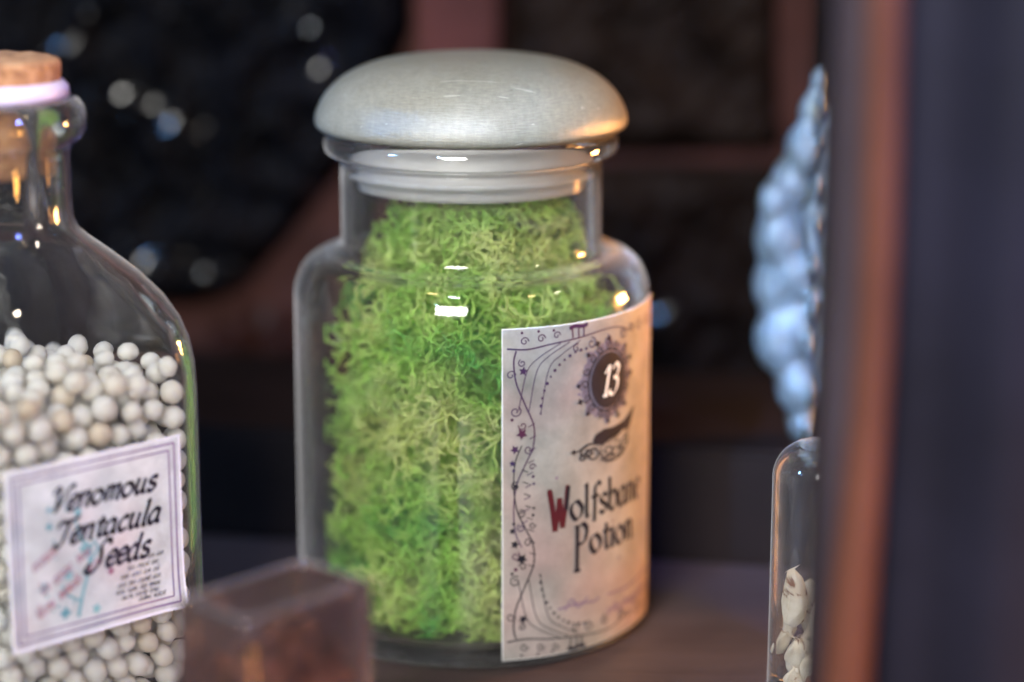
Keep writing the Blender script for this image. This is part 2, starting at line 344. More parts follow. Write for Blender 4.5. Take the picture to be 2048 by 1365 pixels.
def wall():
    nx, nz = 90, 60
    V, Fc = [], []
    for j in range(nz+1):
        for i in range(nx+1):
            x = -.42+.84*i/nx; z = .0+.36*j/nz
            V.append((x, WY-.002+.003*noise.noise(Vector((x*40, z*40, 3))), z))
    for j in range(nz):
        for i in range(nx):
            a = j*(nx+1)+i; Fc.append((a, a+1, a+nx+2, a+nx+1))
    b = len(V)                                                   # back and sides so that the wall has a body
    V += [(-.42, WY+.025, 0), (.42, WY+.025, 0), (.42, WY+.025, .36), (-.42, WY+.025, .36)]
    Fc.append((b+1, b, b+3, b+2))
    w = mesh('stone_wall', V, Fc, M['mortar'])
    setp(w, 'rough wall of large glossy dark stones set in reddish mortar behind the jars', 'wall')
    stones = [
        ([(-.200, .262), (-.0212, .262), (-.0205, .175), (-.0233, .1325), (-.0408, .0941), (-.0597, .0703), (-.0806, .0453), (-.0995, .0392), (-.205, .034)], 'rock_black', .014, 1),
        ([(.0078, .262), (.096, .262), (.097, .1749), (.1009, .0915), (.0078, .0895)], 'rock_brown', .011, 2),
        ([(.0076, .0862), (.1024, .0877), (.106, .001), (-.0026, .001)], 'rock_brown', .011, 3),
        ([(.1085, .262), (.2189, .262), (.2254, .0721), (.1128, .0721)], 'rock_brown', .010, 4),
        ([(.1144, .0635), (.226, .0635), (.2301, .001), (.1164, .001)], 'rock_brown', .012, 5),
        ([(-.205, .0252), (-.0998, .0287), (-.0750, .0400), (-.0552, .041), (-.0161, .034), (-.0146, .001), (-.205, .001)], 'rock_red', .008, 6),
        ([(-.40, .262), (-.212, .262), (-.216, .12), (-.40, .118)], 'rock_black', .013, 7),
        ([(-.40, .108), (-.216, .110), (-.218, .001), (-.40, .001)], 'rock_black', .012, 8),
        ([(.232, .262), (.40, .262), (.40, .10), (.234, .10)], 'rock_brown', .012, 9),
        ([(.238, .09), (.40, .09), (.40, .001), (.240, .001)], 'rock_black', .012, 10),
    ]
    for poly, mt, th, seed in stones:
        x0 = min(p[0] for p in poly)-.002; x1 = max(p[0] for p in poly)+.002; z0 = min(p[1] for p in poly); z1 = max(p[1] for p in poly)+.002
        st = .0019 if seed == 1 else .0026 if seed < 6 else .006
        glint = []; rw = random.Random(seed*3+1)
        glint_spots = [(rw.uniform(x0, x1), rw.uniform(z0, z1), rw.uniform(.002, .005)) for _ in range(7 if seed == 1 else 4)]  # random spots made glossy so that they glint
        nx, nz = int((x1-x0)/st)+1, int((z1-z0)/st)+1
        idx = {}; V = []; Fc = []; ok = {}
        for j in range(nz+1):
            for i in range(nx+1):
                x, z = x0+i*st, z0+j*st
                s = sd_poly((x, z), poly); ok[i, j] = s > -.0015
                k = max(0, min(1, s/.010)); h = th*(k*(2-k))**.6 if s > 0 else 0
                q = Vector((x*55+seed*7, z*55, seed))
                rid = 1-abs(noise.noise(q*.8)*2)
                h += k*(.006*rid + .004*noise.noise(q*2.3) + .0016*noise.noise(q*6) + .0010*noise.noise(q*13))
                wv = max([math.exp(-((x-a)**2+(z-b)**2)/(c*c)) for a, b, c in glint_spots]+[math.exp(-(max(0, -sd_seg((x, z), a, b))/.0042)**2) for a, b in glint_lines if seed == 1] or [0])
                h += wv*.0011*noise.noise(q*21)
                glint.append(wv); idx[i, j] = len(V); V.append((x, WY-.001-h, z))
        for j in range(nz):
            for i in range(nx):
                if ok[i, j] and ok[i+1, j] and ok[i, j+1] and ok[i+1, j+1]:
                    Fc.append((idx[i, j], idx[i+1, j], idx[i+1, j+1], idx[i, j+1]))
        used = sorted({v for f in Fc for v in f}); re = {v: n for n, v in enumerate(used)}
        so = mesh('stone', [V[v] for v in used], [tuple(re[v] for v in f) for f in Fc], M[mt], w, smooth=False)
        so.data.attributes.new('glint', 'FLOAT', 'POINT').data.foreach_set('value', [glint[v] for v in used])
wall()
def riser():
    bm = bmesh.new(); bmesh.ops.create_cube(bm, size=1)
    for v in bm.verts: v.co = Vector((-.02+v.co.x*.56, .0915+v.co.y*.087, .0166+v.co.z*.0332))
    bmesh.ops.bevel(bm, geom=bm.edges[:], offset=.0015, segments=2, affect='EDGES')
    me = bpy.data.meshes.new('display_riser'); bm.to_mesh(me); bm.free(); me.materials.append(M['riser'])
    o = bpy.data.objects.new('display_riser', me); COL.objects.link(o); o.rotation_euler = (0, 0, rad(-10))
    setp(o, 'low dark brown wooden riser step standing on the shelf behind the jars', 'riser')
riser()
def batten():
    bm = bmesh.new(); bmesh.ops.create_cube(bm, size=1)
    for v in bm.verts: v.co = Vector((-.0075+v.co.x*.026, WY-.0125+v.co.y*.012, .15+v.co.z*.30))
    bmesh.ops.bevel(bm, geom=bm.edges[:], offset=.002, segments=2, affect='EDGES')
    me = bpy.data.meshes.new('wooden_batten'); bm.to_mesh(me); bm.free(); me.materials.append(M['batten'])
    o = bpy.data.objects.new('wooden_batten', me); COL.objects.link(o)
    setp(o, 'upright red-brown wooden batten against the stone wall behind the domed lid', 'batten')
batten()

# ------------------------------------------------------------------ pen lettering
LC = {  # x-height 1, strokes as control points, advance
 'o': ([[(.42, 1), (.12, .8), (.06, .4), (.36, 0), (.70, .2), (.76, .6), (.42, 1)]], .92),
 'l': ([[(.02, 1.62), (.16, 1.72), (.17, 1.0), (.17, .2), (.24, .02), (.38, .08)]], .46),
 'f': ([[(.72, 1.52), (.55, 1.70), (.34, 1.5), (.30, 1.0), (.29, .2), (.26, -.35)], [(.04, .98), (.62, 1.0)]], .62),
 's': ([[(.60, .84), (.38, 1.0), (.12, .82), (.22, .58), (.50, .42), (.58, .18), (.34, 0), (.04, .14)]], .70),
 'b': ([[(.02, 1.62), (.14, 1.7), (.15, 1.0), (.15, .1)], [(.15, .66), (.42, 1.0), (.74, .78), (.76, .3), (.46, 0), (.15, .12)]], .90),
 'a': ([[(.64, .86), (.36, 1.0), (.08, .66), (.08, .24), (.32, 0), (.62, .32)], [(.66, 1.0), (.64, .4), (.70, .05), (.88, .08)]], .92),
 'n': ([[(.02, .92), (.14, 1.0), (.15, .5), (.15, 0)], [(.15, .66), (.38, .98), (.60, .92), (.64, .5), (.66, .08), (.80, .04)]], .88),
 'm': ([[(.02, .92), (.14, 1.0), (.15, .5), (.15, 0)], [(.15, .66), (.34, .98), (.52, .9), (.54, .5), (.54, 0)], [(.54, .66), (.74, .98), (.92, .9), (.94, .5), (.95, .08), (1.1, .04)]], 1.18),
 'u': ([[(.04, .95), (.14, .98), (.13, .4), (.28, .02), (.50, .15), (.62, .5)], [(.64, 1.0), (.63, .4), (.70, .03), (.86, .08)]], .92),
 'e': ([[(.10, .48), (.55, .58), (.66, .80), (.42, 1.0), (.14, .76), (.10, .32), (.34, 0), (.70, .18)]], .76),
 't': ([[(.30, 1.42), (.28, .8), (.30, .2), (.42, .02), (.62, .12)], [(.02, .98), (.60, 1.0)]], .62),
 'i': ([[(.02, .92), (.15, 1.0), (.15, .5), (.18, .06), (.32, .04)], [(.13, 1.36), (.19, 1.42)]], .42),
 'c': ([[(.62, .82), (.40, 1.0), (.12, .72), (.10, .3), (.34, 0), (.66, .16)]], .72),
 'd': ([[(.62, .84), (.36, 1.0), (.08, .64), (.10, .2), (.34, 0), (.62, .34)], [(.68, 1.72), (.66, 1.0), (.64, .3), (.72, .02), (.88, .08)]], .94),
 'W': ([[(-.12, 1.75), (.14, 1.75)], [(.02, 1.75), (.20, .8), (.36, -.35)], [(.36, -.35), (.52, .6), (.60, 1.35)], [(.60, 1.35), (.72, .5), (.82, -.22)], [(.82, -.22), (1.00, .9), (1.10, 1.85)], [(.98, 1.85), (1.22, 1.85)]], 1.36),
 'P': ([[(.0, 1.62), (.22, 1.66)], [(.16, 1.66), (.16, .5), (.14, -.75)], [(-.06, -.76), (.36, -.76)], [(.16, 1.55), (.52, 1.72), (.78, 1.40), (.66, .82), (.36, .66), (.16, .70)]], 1.0),
 'V': ([[(-.16, 1.30), (.0, 1.68), (.22, 1.6), (.28, .9), (.30, .02)], [(.30, .02), (.62, .8), (.86, 1.5), (1.10, 1.74), (1.14, 1.5)]], 1.04),
 'T': ([[(-.22, 1.26), (-.10, 1.62), (.30, 1.60), (.74, 1.66), (1.10, 1.84)], [(.52, 1.6), (.44, .9), (.34, .2), (.08, -.02), (-.20, .16)]], .86),
 'S': ([[(1.02, 1.46), (.94, 1.76), (.62, 1.78), (.40, 1.44), (.52, .98), (.58, .5), (.36, .04), (-.02, -.12), (-.34, .08), (-.26, .36), (-.06, .30)]], 1.0),
 '1': ([[(.0, 1.25), (.30, 1.65), (.30, .8), (.30, .0)], [(.12, 0), (.48, 0)]], .52),
 '3': ([[(.02, 1.4), (.26, 1.68), (.56, 1.42), (.44, 1.0), (.20, .92)], [(.20, .92), (.54, .8), (.60, .32), (.30, -.02), (-.02, .16), (.06, .30)]], .7),
 '.': ([[(.06, .05), (.14, .0)]], .25),
}
class Pen:
    """collects pen strokes and shapes as thin ribbons in label millimetres; build() lays them on a surface"""
    def __init__(s): s.V = []; s.F = []; s.L = 0
    def stroke(s, P, w, nib=None, contrast=.75, sub=6, closed=False, taper=0):
        Q = cat_rom(P, sub, closed); n = len(Q); s.L += 1; base = len(s.V)
        for i, q in enumerate(Q):
            t = Q[min(i+1, n-1)]-Q[max(i-1, 0)]
            if closed and i in (0, n-1): t = Q[1]-Q[-2]
            L = math.hypot(*t) or 1; t = t/L
            ww = w
            if nib is not None:
                ww = w*((1-contrast)+contrast*abs(math.sin(math.atan2(t[1], t[0])-nib)))
            if taper: ww *= 1-taper*i/(n-1)
            nx, ny = -t[1]*ww/2, t[0]*ww/2
            s.V += [(q[0]+nx, q[1]+ny, s.L), (q[0]-nx, q[1]-ny, s.L)]
        for i in range(n-1):
            a = base+2*i; s.F.append((a, a+1, a+3, a+2))
    def poly(s, P, step=1.0):
        s.L += 1; c = np.mean(np.array(P), axis=0); B = []
        for a, b in zip(P, list(P[1:])+[P[0]]):
            k = max(1, int(math.hypot(b[0]-a[0], b[1]-a[1])/step))
            B += [(a[0]+(b[0]-a[0])*t/k, a[1]+(b[1]-a[1])*t/k) for t in range(k)]
        m = max(1, int(max(math.hypot(q[0]-c[0], q[1]-c[1]) for q in B)/step)); n = len(B); o = len(s.V)
        s.V.append((c[0], c[1], s.L))
        for r in range(1, m+1): s.V += [(c[0]+(q[0]-c[0])*r/m, c[1]+(q[1]-c[1])*r/m, s.L) for q in B]
        for i in range(n): s.F.append((o, o+1+i, o+1+(i+1) % n))
        for r in range(m-1):
            for i in range(n): a = o+1+r*n+i; b = o+1+r*n+(i+1) % n; s.F.append((a, a+n, b+n, b))
    def dot(s, x, y, r, n=9): s.poly([(x+r*math.cos(6.2832*i/n), y+r*math.sin(6.2832*i/n)) for i in range(n)])
    def star(s, x, y, r, k=5, inner=.45, rot=0): s.poly([(x+r*(1 if i % 2 == 0 else inner)*math.cos(math.pi*i/k+rot), y+r*(1 if i % 2 == 0 else inner)*math.sin(math.pi*i/k+rot)) for i in range(2*k)])
    def curl(s, x, y, r, a0, turns, w, d=1):
        s.stroke([(x+r*(1-.75*t)*math.cos(a0+d*t*turns*6.2832), y+r*(1-.75*t)*math.sin(a0+d*t*turns*6.2832)) for t in np.linspace(0, 1, 10)], w, sub=2)
    def text(s, txt, x, y, h, w, nib=rad(35), slant=0, sx=1, tilt=0, contrast=.75):
        ct, stt = math.cos(tilt), math.sin(tilt); cx = 0
        for ch in txt:
            if ch == ' ': cx += .5; continue
            st, adv = LC[ch]
            for P in st:
                Q = []
                for (a, b) in P:
                    lx, ly = (cx+a+slant*b)*h*sx, b*h
                    Q.append((x+lx*ct-ly*stt, y+lx*stt+ly*ct))
                s.stroke(Q, w, nib, contrast)
            cx += adv
        return cx*h*sx
    def build(s, name, f, m, parent, off=.00006):
        V = [f(u/1000, v/1000, off+l % 40*2.5e-6) for u, v, l in s.V]
        return mesh(name, V, s.F, m, parent, smooth=False)

# ------------------------------------------------------------------ moss jar
def jar():
    J = empty('apothecary_jar', (0, 0, 0))
    setp(J, 'wide clear glass jar with pale domed wooden lid and aged paper label numbered 13', 'jar')
    outer = [(0, .0012), (.030, .0012), (.0385, .0006), (.0415, .0)] + smooth_profile([(.0415, .0), (.0438, .0012), (.0447, .0040), (.0450, .008)], 5)[1:]
    outer += [(.0450, .03), (.0450, .06), (.0450, .083)]
    outer += smooth_profile([(.0450, .083), (.0447, .0885), (.0425, .0935), (.0385, .0962), (.0350, .0970), (.0332, .0982), (.0328, .1005)], 6)[1:]
    outer += [(.0328, .112), (.0328, .1195)] + smooth_profile([(.0328, .1195), (.0340, .1212), (.0362, .1220), (.0368, .1240), (.0362, .1262), (.0345, .1272)], 4)[1:]
    inner = smooth_profile([(.0345, .1272), (.0318, .1268), (.0308, .1250), (.0306, .1225)], 3)[1:]
    inner += [(.0304, .112), (.0304, .1000)] + smooth_profile([(.0304, .1000), (.0312, .0968), (.0350, .0948), (.0395, .0928), (.0418, .0880), (.0424, .083)], 6)[1:]
    inner += [(.0424, .06), (.0424, .02), (.0422, .0105)] + smooth_profile([(.0422, .0105), (.0412, .0066), (.0385, .0048), (.0300, .0044)], 4)[1:] + [(0, .0043)]
    V, Fc = lathe(outer+inner, 128)
    mesh('glass_body', V, Fc, M['glass'], J)
    # lid
    P = [(0, .1278), (.0200, .1278), (.0350, .1276)] + smooth_profile([(.0350, .1276), (.0374, .1277), (.0386, .1286), (.0390, .1303), (.0384, .1335), (.0360, .1385), (.0315, .1432), (.0245, .1468), (.0150, .1488), (.0060, .1493), (0, .1494)], 7)[1:]
    P = [(r, .1276+(z-.1276)*.84) for r, z in P]
    V, Fc = lathe(P, 128); lid = mesh('lid', V, Fc, M['lid_wood'], J); lid['label'] = 'pale sanded wooden dome lid'
    P = [(0, .1130), (.0260, .1130), (.0276, .1134), (.0280, .1148), (.0281, .1163), (.0300, .1168), (.0302, .1176), (.0300, .1184), (.0284, .1190), (.0284, .1212), (.0301, .1218), (.0302, .1228), (.0299, .1240), (.0285, .1246), (.0285, .1268), (0, .1268)]
    V, Fc = lathe(P, 96); st = mesh('stopper', V, Fc, M['plastic'], lid); st['label'] = 'white ribbed plastic stopper'
    # label
    R = .04512; PH0 = math.asin(63/357.); Wd, Ht, ZB = 58.5, 82.5, .0034
    def f(u, v, off):
        ph = PH0+u/.045; r = R+.00030+off+.00016*noise.noise(Vector((u*70, v*55, 1.7)))
        return (r*math.sin(ph), -r*math.cos(ph), ZB+v)
    V, Fc = [], []; n, mrow = 40, 24
    for side, off in ((0, 0.), (1, -.00022)):
        for j in range(mrow+1):
            for i in range(n+1): V.append(f(Wd/1000*i/n, Ht/1000*j/mrow, off))
    K = (n+1)*(mrow+1)
    for j in range(mrow):
        for i in range(n):
            a = j*(n+1)+i; Fc.append((a, a+1, a+n+2, a+n+1)); Fc.append((K+a, K+a+n+1, K+a+n+2, K+a+1))
    lab = mesh('paper_label', V, Fc, M['paper'], J)
    rimV, rimF = [], []                                          # cut edge of the card
    loop = [(i*Wd/n, 0) for i in range(n)]+[(Wd, j*Ht/mrow) for j in range(mrow)]+[(Wd-i*Wd/n, Ht) for i in range(n)]+[(0, Ht-j*Ht/mrow) for j in range(mrow)]
    for u, v in loop:
        du = -.25 if u == 0 else .25 if u == Wd else 0; dv = -.25 if v == 0 else .25 if v == Ht else 0
        rimV += [f(u/1000, v/1000, .00003), f((u+du)/1000, (v+dv)/1000, .00001), f((u+du)/1000, (v+dv)/1000, -.00020)]
    q = len(loop)
    for i in range(q):
        a, b = 3*i, 3*((i+1) % q); rimF += [(a, a+1, b+1, b), (a+1, a+2, b+2, b+1)]
    mesh('cut_edge', rimV, rimF, M['card_edge'], lab)
    # lettering
    p = Pen(); w0 = p.text('W', 11.6, 33.2, 4.9, 1.6, sx=.92); p.build('lettering', f, M['ink_red'], lab)
    p = Pen(); p.text('olfsbane', 11.6+w0-.3, 33.6, 4.8, 1.25, sx=.95)
    p.stroke([(16.3, 36.5), (16.9, 42.4)], 1.0); p.text('Potion', 18.8, 24.0, 4.7, 1.35, sx=1.0); p.build('lettering', f, M['ink_dark'], lab)
    # medallion
    p = Pen(); cx, cyy = 29.3, 67.0; ring = []
    for i in range(72):
        a = 2*math.pi*i/72; k = 1+.07*math.cos(8*a)+.05*math.cos(16*a+.6)+.03*math.cos(24*a)
        ring.append((cx+9.3*k*math.cos(a), cyy+9.9*k*math.sin(a)))
    p.poly(ring); p.build('medallion_frame', f, M['ink_lilac'], lab, .00004)
    p = Pen()
    for i in range(16):
        a = 2*math.pi*i/16; x, y = cx+7.9*math.cos(a), cyy+8.6*math.sin(a)
        p.curl(x, y, 1.2, a, 1.1, .28, 1 if i % 2 else -1); 
        if i % 2 == 0: p.dot(cx+9.8*math.cos(a), cyy+10.3*math.sin(a), .55)
        if i % 4 == 1: p.star(cx+10.0*math.cos(a), cyy+10.4*math.sin(a), 1.0, 4, .5, a)
    p.stroke([(cx+6.9*math.cos(a), cyy+7.6*math.sin(a)) for a in np.linspace(0, 6.2832, 25)[:-1]], .35, closed=True, sub=2)
    p.build('medallion_scroll', f, M['ink_dark'], lab, .00016)
    p = Pen(); p.poly([(cx+6.1*math.cos(a), cyy+6.9*math.sin(a)) for a in np.linspace(0, 6.2832, 41)[:-1]]); p.build('medallion_disc', f, M['ink_dark'], lab, .00028)
    p = Pen(); p.text('1', 26.6, 63.3, 4.4, 1.0, slant=.22); p.text('3', 29.3, 63.3, 4.4, 1.0, slant=.2); p.build('number', f, M['ink_white'], lab, .0004)
    # bird-like drawing
    p = Pen(); random.seed(5)
    p.poly([(24.2, 54.6), (25.6, 56.6), (28.0, 57.6), (31.0, 57.4), (33.6, 57.8), (36.4, 58.4), (38.6, 60.2), (41.8, 62.4), (40.4, 59.0), (39.6, 56.6), (38.2, 54.6), (35.6, 55.0), (33.4, 53.6), (30.6, 53.2), (27.8, 52.0), (25.2, 52.6)])
    for k in range(34):
        x = 24+random.random()*14; y = 51.5+random.random()*4.5; a = random.uniform(-.5, .9)
        p.stroke([(x, y), (x+1.2*math.cos(a), y+.8*math.sin(a)+.3), (x+2.4*math.cos(a), y+1.8*math.sin(a))], .35, taper=.7, sub=3)
    p.stroke([(25.5, 53.2), (22.5, 53.4), (19.8, 51.8), (17.5, 51.6)], .8, taper=.5); p.star(18.3, 51.7, 1.2, 4)
    for (x, y, r, a, t, d) in [(22.4, 50.6, 2.4, 1.6, 1.2, 1), (24.2, 49.2, 2.6, 3.0, 1.3, -1), (21.2, 48.9, 1.6, 0, 1.1, 1), (29.5, 49.3, 2.8, 2.6, 1.3, 1), (33.0, 48.6, 2.6, .6, 1.3, -1), (36.4, 49.6, 2.4, 1.2, 1.2, 1), (30.6, 46.6, 2.0, 4.0, 1.0, -1)]:
        p.curl(x, y, r, a, t, .55, d)
    p.stroke([(27, 47.0), (30.5, 45.4), (34.5, 46.0), (37.5, 49.0), (38.2, 52.0)], .7)
    p.V = [(x, 51.6+(y-53)*.70, l) for x, y, l in p.V]
    p.build('bird_drawing', f, M['ink_dark'], lab)
    # corner vines: one hand-drawn quarter, mirrored for the lower edge
    def vine(p, my, seed, full):
        Y = (lambda y: Ht-y) if not my else (lambda y: y)
        rnd = random.Random(seed)
        T = lambda P: [(x, Y(y)) for x, y in P]
        w = .28
        p.stroke(T([(1, 4.6), (6, 5.0), (12, 4.2), (20, 3.5), (27, 2.8), (33, 3.0), (38, 4.6)]), .42, taper=.4)
        p.stroke(T([(3.2, 5.2), (2.6, 8), (3.2, 13), (5.4, 18.5), (7.6, 24), (7.4, 29), (5.6, 33), (3.4, 38), (2.6, 44), (3.0, 50), (4.6, 54)]), .42, taper=.3)
        for a, b in ((14.5, 5.0), (11.5, 4.8), (9.0, 4.9)):
            p.stroke(T([(a+5.5, 4.2), (a, b+2.2), (a-3.2, 10.5), (a-5.2, 17.5+a*.25)]), w*.8)
        for i in range(13):
            t = i/12; a = t*math.pi/2
            x, y = 9.3+12.5*(1-math.cos(a)), 21.0-14.5*math.sin(a)
            p.dot(x, Y(y), .30+.16*math.sin(i*1.9)**2, 7)
        for (x, y, r, a, t, d) in [(5.2, 3.0, 1.1, 0, 1.2, 1), (9.4, 2.6, 1.1, 0, 1.2, 1), (13.4, 2.2, 1.0, 0, 1.1, 1), (23.5, 5.4, 1.5, 1.6, 1.2, -1), (29.0, 5.6, 1.4, 1.5, 1.2, -1), (18.8, 6.0, 1.1, 1, 1.1, 1), (35.6, 4.8, 1.6, 2, 1.3, 1), (39.2, 4.0, 1.3, 0, 1.2, -1), (44.0, 4.4, 1.7, 1, 1.3, 1), (48.5, 4.2, 1.3, 2, 1.2, -1), (52.5, 5.0, 1.4, 1, 1.2, 1),
                                   (1.9, 11.0, 1.2, 0, 1.1, 1), (3.0, 20.0, 1.5, 1, 1.3, -1), (4.8, 23.6, 1.1, 3, 1.1, 1), (6.2, 29.6, 1.2, 0, 1.2, -1), (7.2, 34.0, .9, 0, 1.1, 1), (4.4, 49.0, 1.1, 2, 1.3, 1), (3.0, 56.0, 1.2, 1, 1.2, -1), (4.6, 8.2, 1.0, 2, 1.2, 1)]:
            if not full and y > 47: y -= 12
            p.curl(x, Y(y), r, a, t, w, d if not my else -d)
        for (x, y, r) in [(4.9, 10.2, 1.2), (4.6, 25.6, 1.5), (2.9, 29.4, 1.2), (2.3, 32.8, .9)]: p.star(x, Y(y), r, 5, .5, rnd.random())
        for (x, y, r) in [(4.6, .9, .35), (8.7, .8, .35), (12.6, .9, .35), (2.6, 34.6, .4), (7.4, 36.4, .4), (7.6, 38.2, .35), (3.1, 59.5 if full else 44, .5), (2.2, 22.0, .4)]: p.dot(x, Y(y), r)
        for i in range(9):
            y = 24+i*3.0; p.stroke(T([(6.6-.35*abs(y-28)*.3, y), (8.2-.35*abs(y-28)*.3, y-.7)]), .25)
        p.stroke(T([(16.8, .9), (18.5, .5), (20.8, .8), (22.2, .4)]), .95); p.stroke(T([(17.6, 1.0), (17.8, 3.4)]), .4); p.stroke(T([(19.4, 1.0), (19.5, 3.4)]), .4); p.stroke(T([(21.0, 1.0), (21.0, 3.4)]), .4)
    p = Pen(); vine(p, False, 1, True); p.build('vine_border', f, M['ink_purple'], lab)
    p = Pen(); vine(p, True, 2, False); p.build('vine_border', f, M['ink_dark'], lab)
    p = Pen()
    rn = random.Random(3)
    p.stroke([(14, 11.5), (20, 11.9), (25, 11.3), (27, 12)], .45); p.stroke([(16, 10.8), (18, 13.4), (20, 10.9), (23, 13)], .4); p.stroke([(30, 11.8), (38, 11.5), (46, 11.9), (56, 11.6)], .5)
    for i in range(14): p.curl(31+i*1.7, 7.2+rn.random(), .8+.5*rn.random(), rn.random()*6, 1.1, .4)
    for x, y in ((34.5, 20.2), (19.8, 64.9), (13.5, 45)): p.dot(x, y, .38)
    p.build('script_line', f, M['ink_line'], lab)['kind'] = 'stuff'
jar()

def moss():
    rnd = random.Random(11)
    V, Fc = [], []
    CXm = .0016
    def rmax(z):
        pts = [(.004, .0372), (.009, .0398), (.06, .0392), (.078, .0385), (.086, .0365), (.093, .031), (.099, .0278), (.106, .0262), (.111, .0215), (.114, .012)]
        for (a, ra), (b, rb) in zip(pts, pts[1:]):
            if z <= b: return ra+(rb-ra)*max(0, (z-a)/(b-a))
        return .008
    def lump(ph, z): return 1-.10*max(0, noise.noise(Vector((math.cos(ph)*2.2, math.sin(ph)*2.2, z*60)))+.1)
    def tube(P, r0, r1):
        n = len(P); k = 4; base = len(V)
        for i, q in enumerate(P):
            t = (P[min(i+1, n-1)]-P[max(i-1, 0)]).normalized()
            u = t.cross(Vector((.31, .73, .61))).normalized(); w = t.cross(u); r = r0+(r1-r0)*i/(n-1)
            for j in range(k):
                a = 6.2832*j/k; p = q+u*(r*math.cos(a))+w*(r*math.sin(a)); V.append((p.x, p.y, p.z))
        for i in range(n-1):
            for j in range(k):
                a = base+i*k+j; b = base+i*k+(j+1) % k; Fc.append((a, b, b+k, a+k))
    def clampv(q):
        z = min(max(q.z, .0052), .1125); r = math.hypot(q.x-CXm, q.y); m = rmax(z)
        if r > m: s = m/r; return Vector((CXm+(q.x-CXm)*s, q.y*s, z))
        return Vector((q.x, q.y, z))
    def rv(s): return Vector((rnd.gauss(0, s), rnd.gauss(0, s), rnd.gauss(0, s)))
    def branch(p, d, L, r, lvl):
        P = [p]; dd = d.copy(); n = 4
        for i in range(n):
            dd = (dd+rv(.26)).normalized(); P.append(clampv(P[-1]+dd*(L/n)))
        tube(P, r, r*.8)
        if lvl == 0: return
        for k in range(2 if rnd.random() < .72 else 3):
            branch(P[-1], (dd+rv(.62)).normalized(), L*rnd.uniform(.62, .9), r*.84, lvl-1)
    N = 1350
    for i in range(N):
        front = rnd.random() < .74
        ph = rnd.gauss(-1.57, .85) if front else rnd.uniform(0, 6.2832)
        z = .007+.103*rnd.random() if i % 7 else .0055+.014*rnd.random()
        m = rmax(z)*lump(ph, z)*rnd.choice((.97, .93, .88, .80))
        outw = Vector((math.cos(ph), math.sin(ph), 0))
        p = Vector((CXm, 0, z))+outw*(m-.0075)
        d = (outw*.8+rv(.55)+Vector((0, 0, .1))).normalized()
        branch(p, d, rnd.uniform(.0036, .0062), rnd.uniform(.00040, .00056), 3)
    # dense heart of the clump
    n, mz = 40, 30; base = len(V)
    for j in range(mz+1):
        z = .0056+.098*j/mz
        for i in range(n):
            ph = 6.2832*i/n; r = (rmax(z)-.0125)*(1-.22*abs(noise.noise(Vector((math.cos(ph)*3, math.sin(ph)*3, z*90)))))
            if j in (0, mz): r *= .3
            V.append((CXm+r*math.cos(ph), r*math.sin(ph), z))
    for j in range(mz):
        for i in range(n): Fc.append((base+j*n+i, base+j*n+(i+1) % n, base+(j+1)*n+(i+1) % n, base+(j+1)*n+i))
    o = mesh('reindeer_moss', V, Fc, M['moss'])
    setp(o, 'bright yellow-green branching moss packed inside the wide lidded jar', 'moss', kind='stuff')
moss()

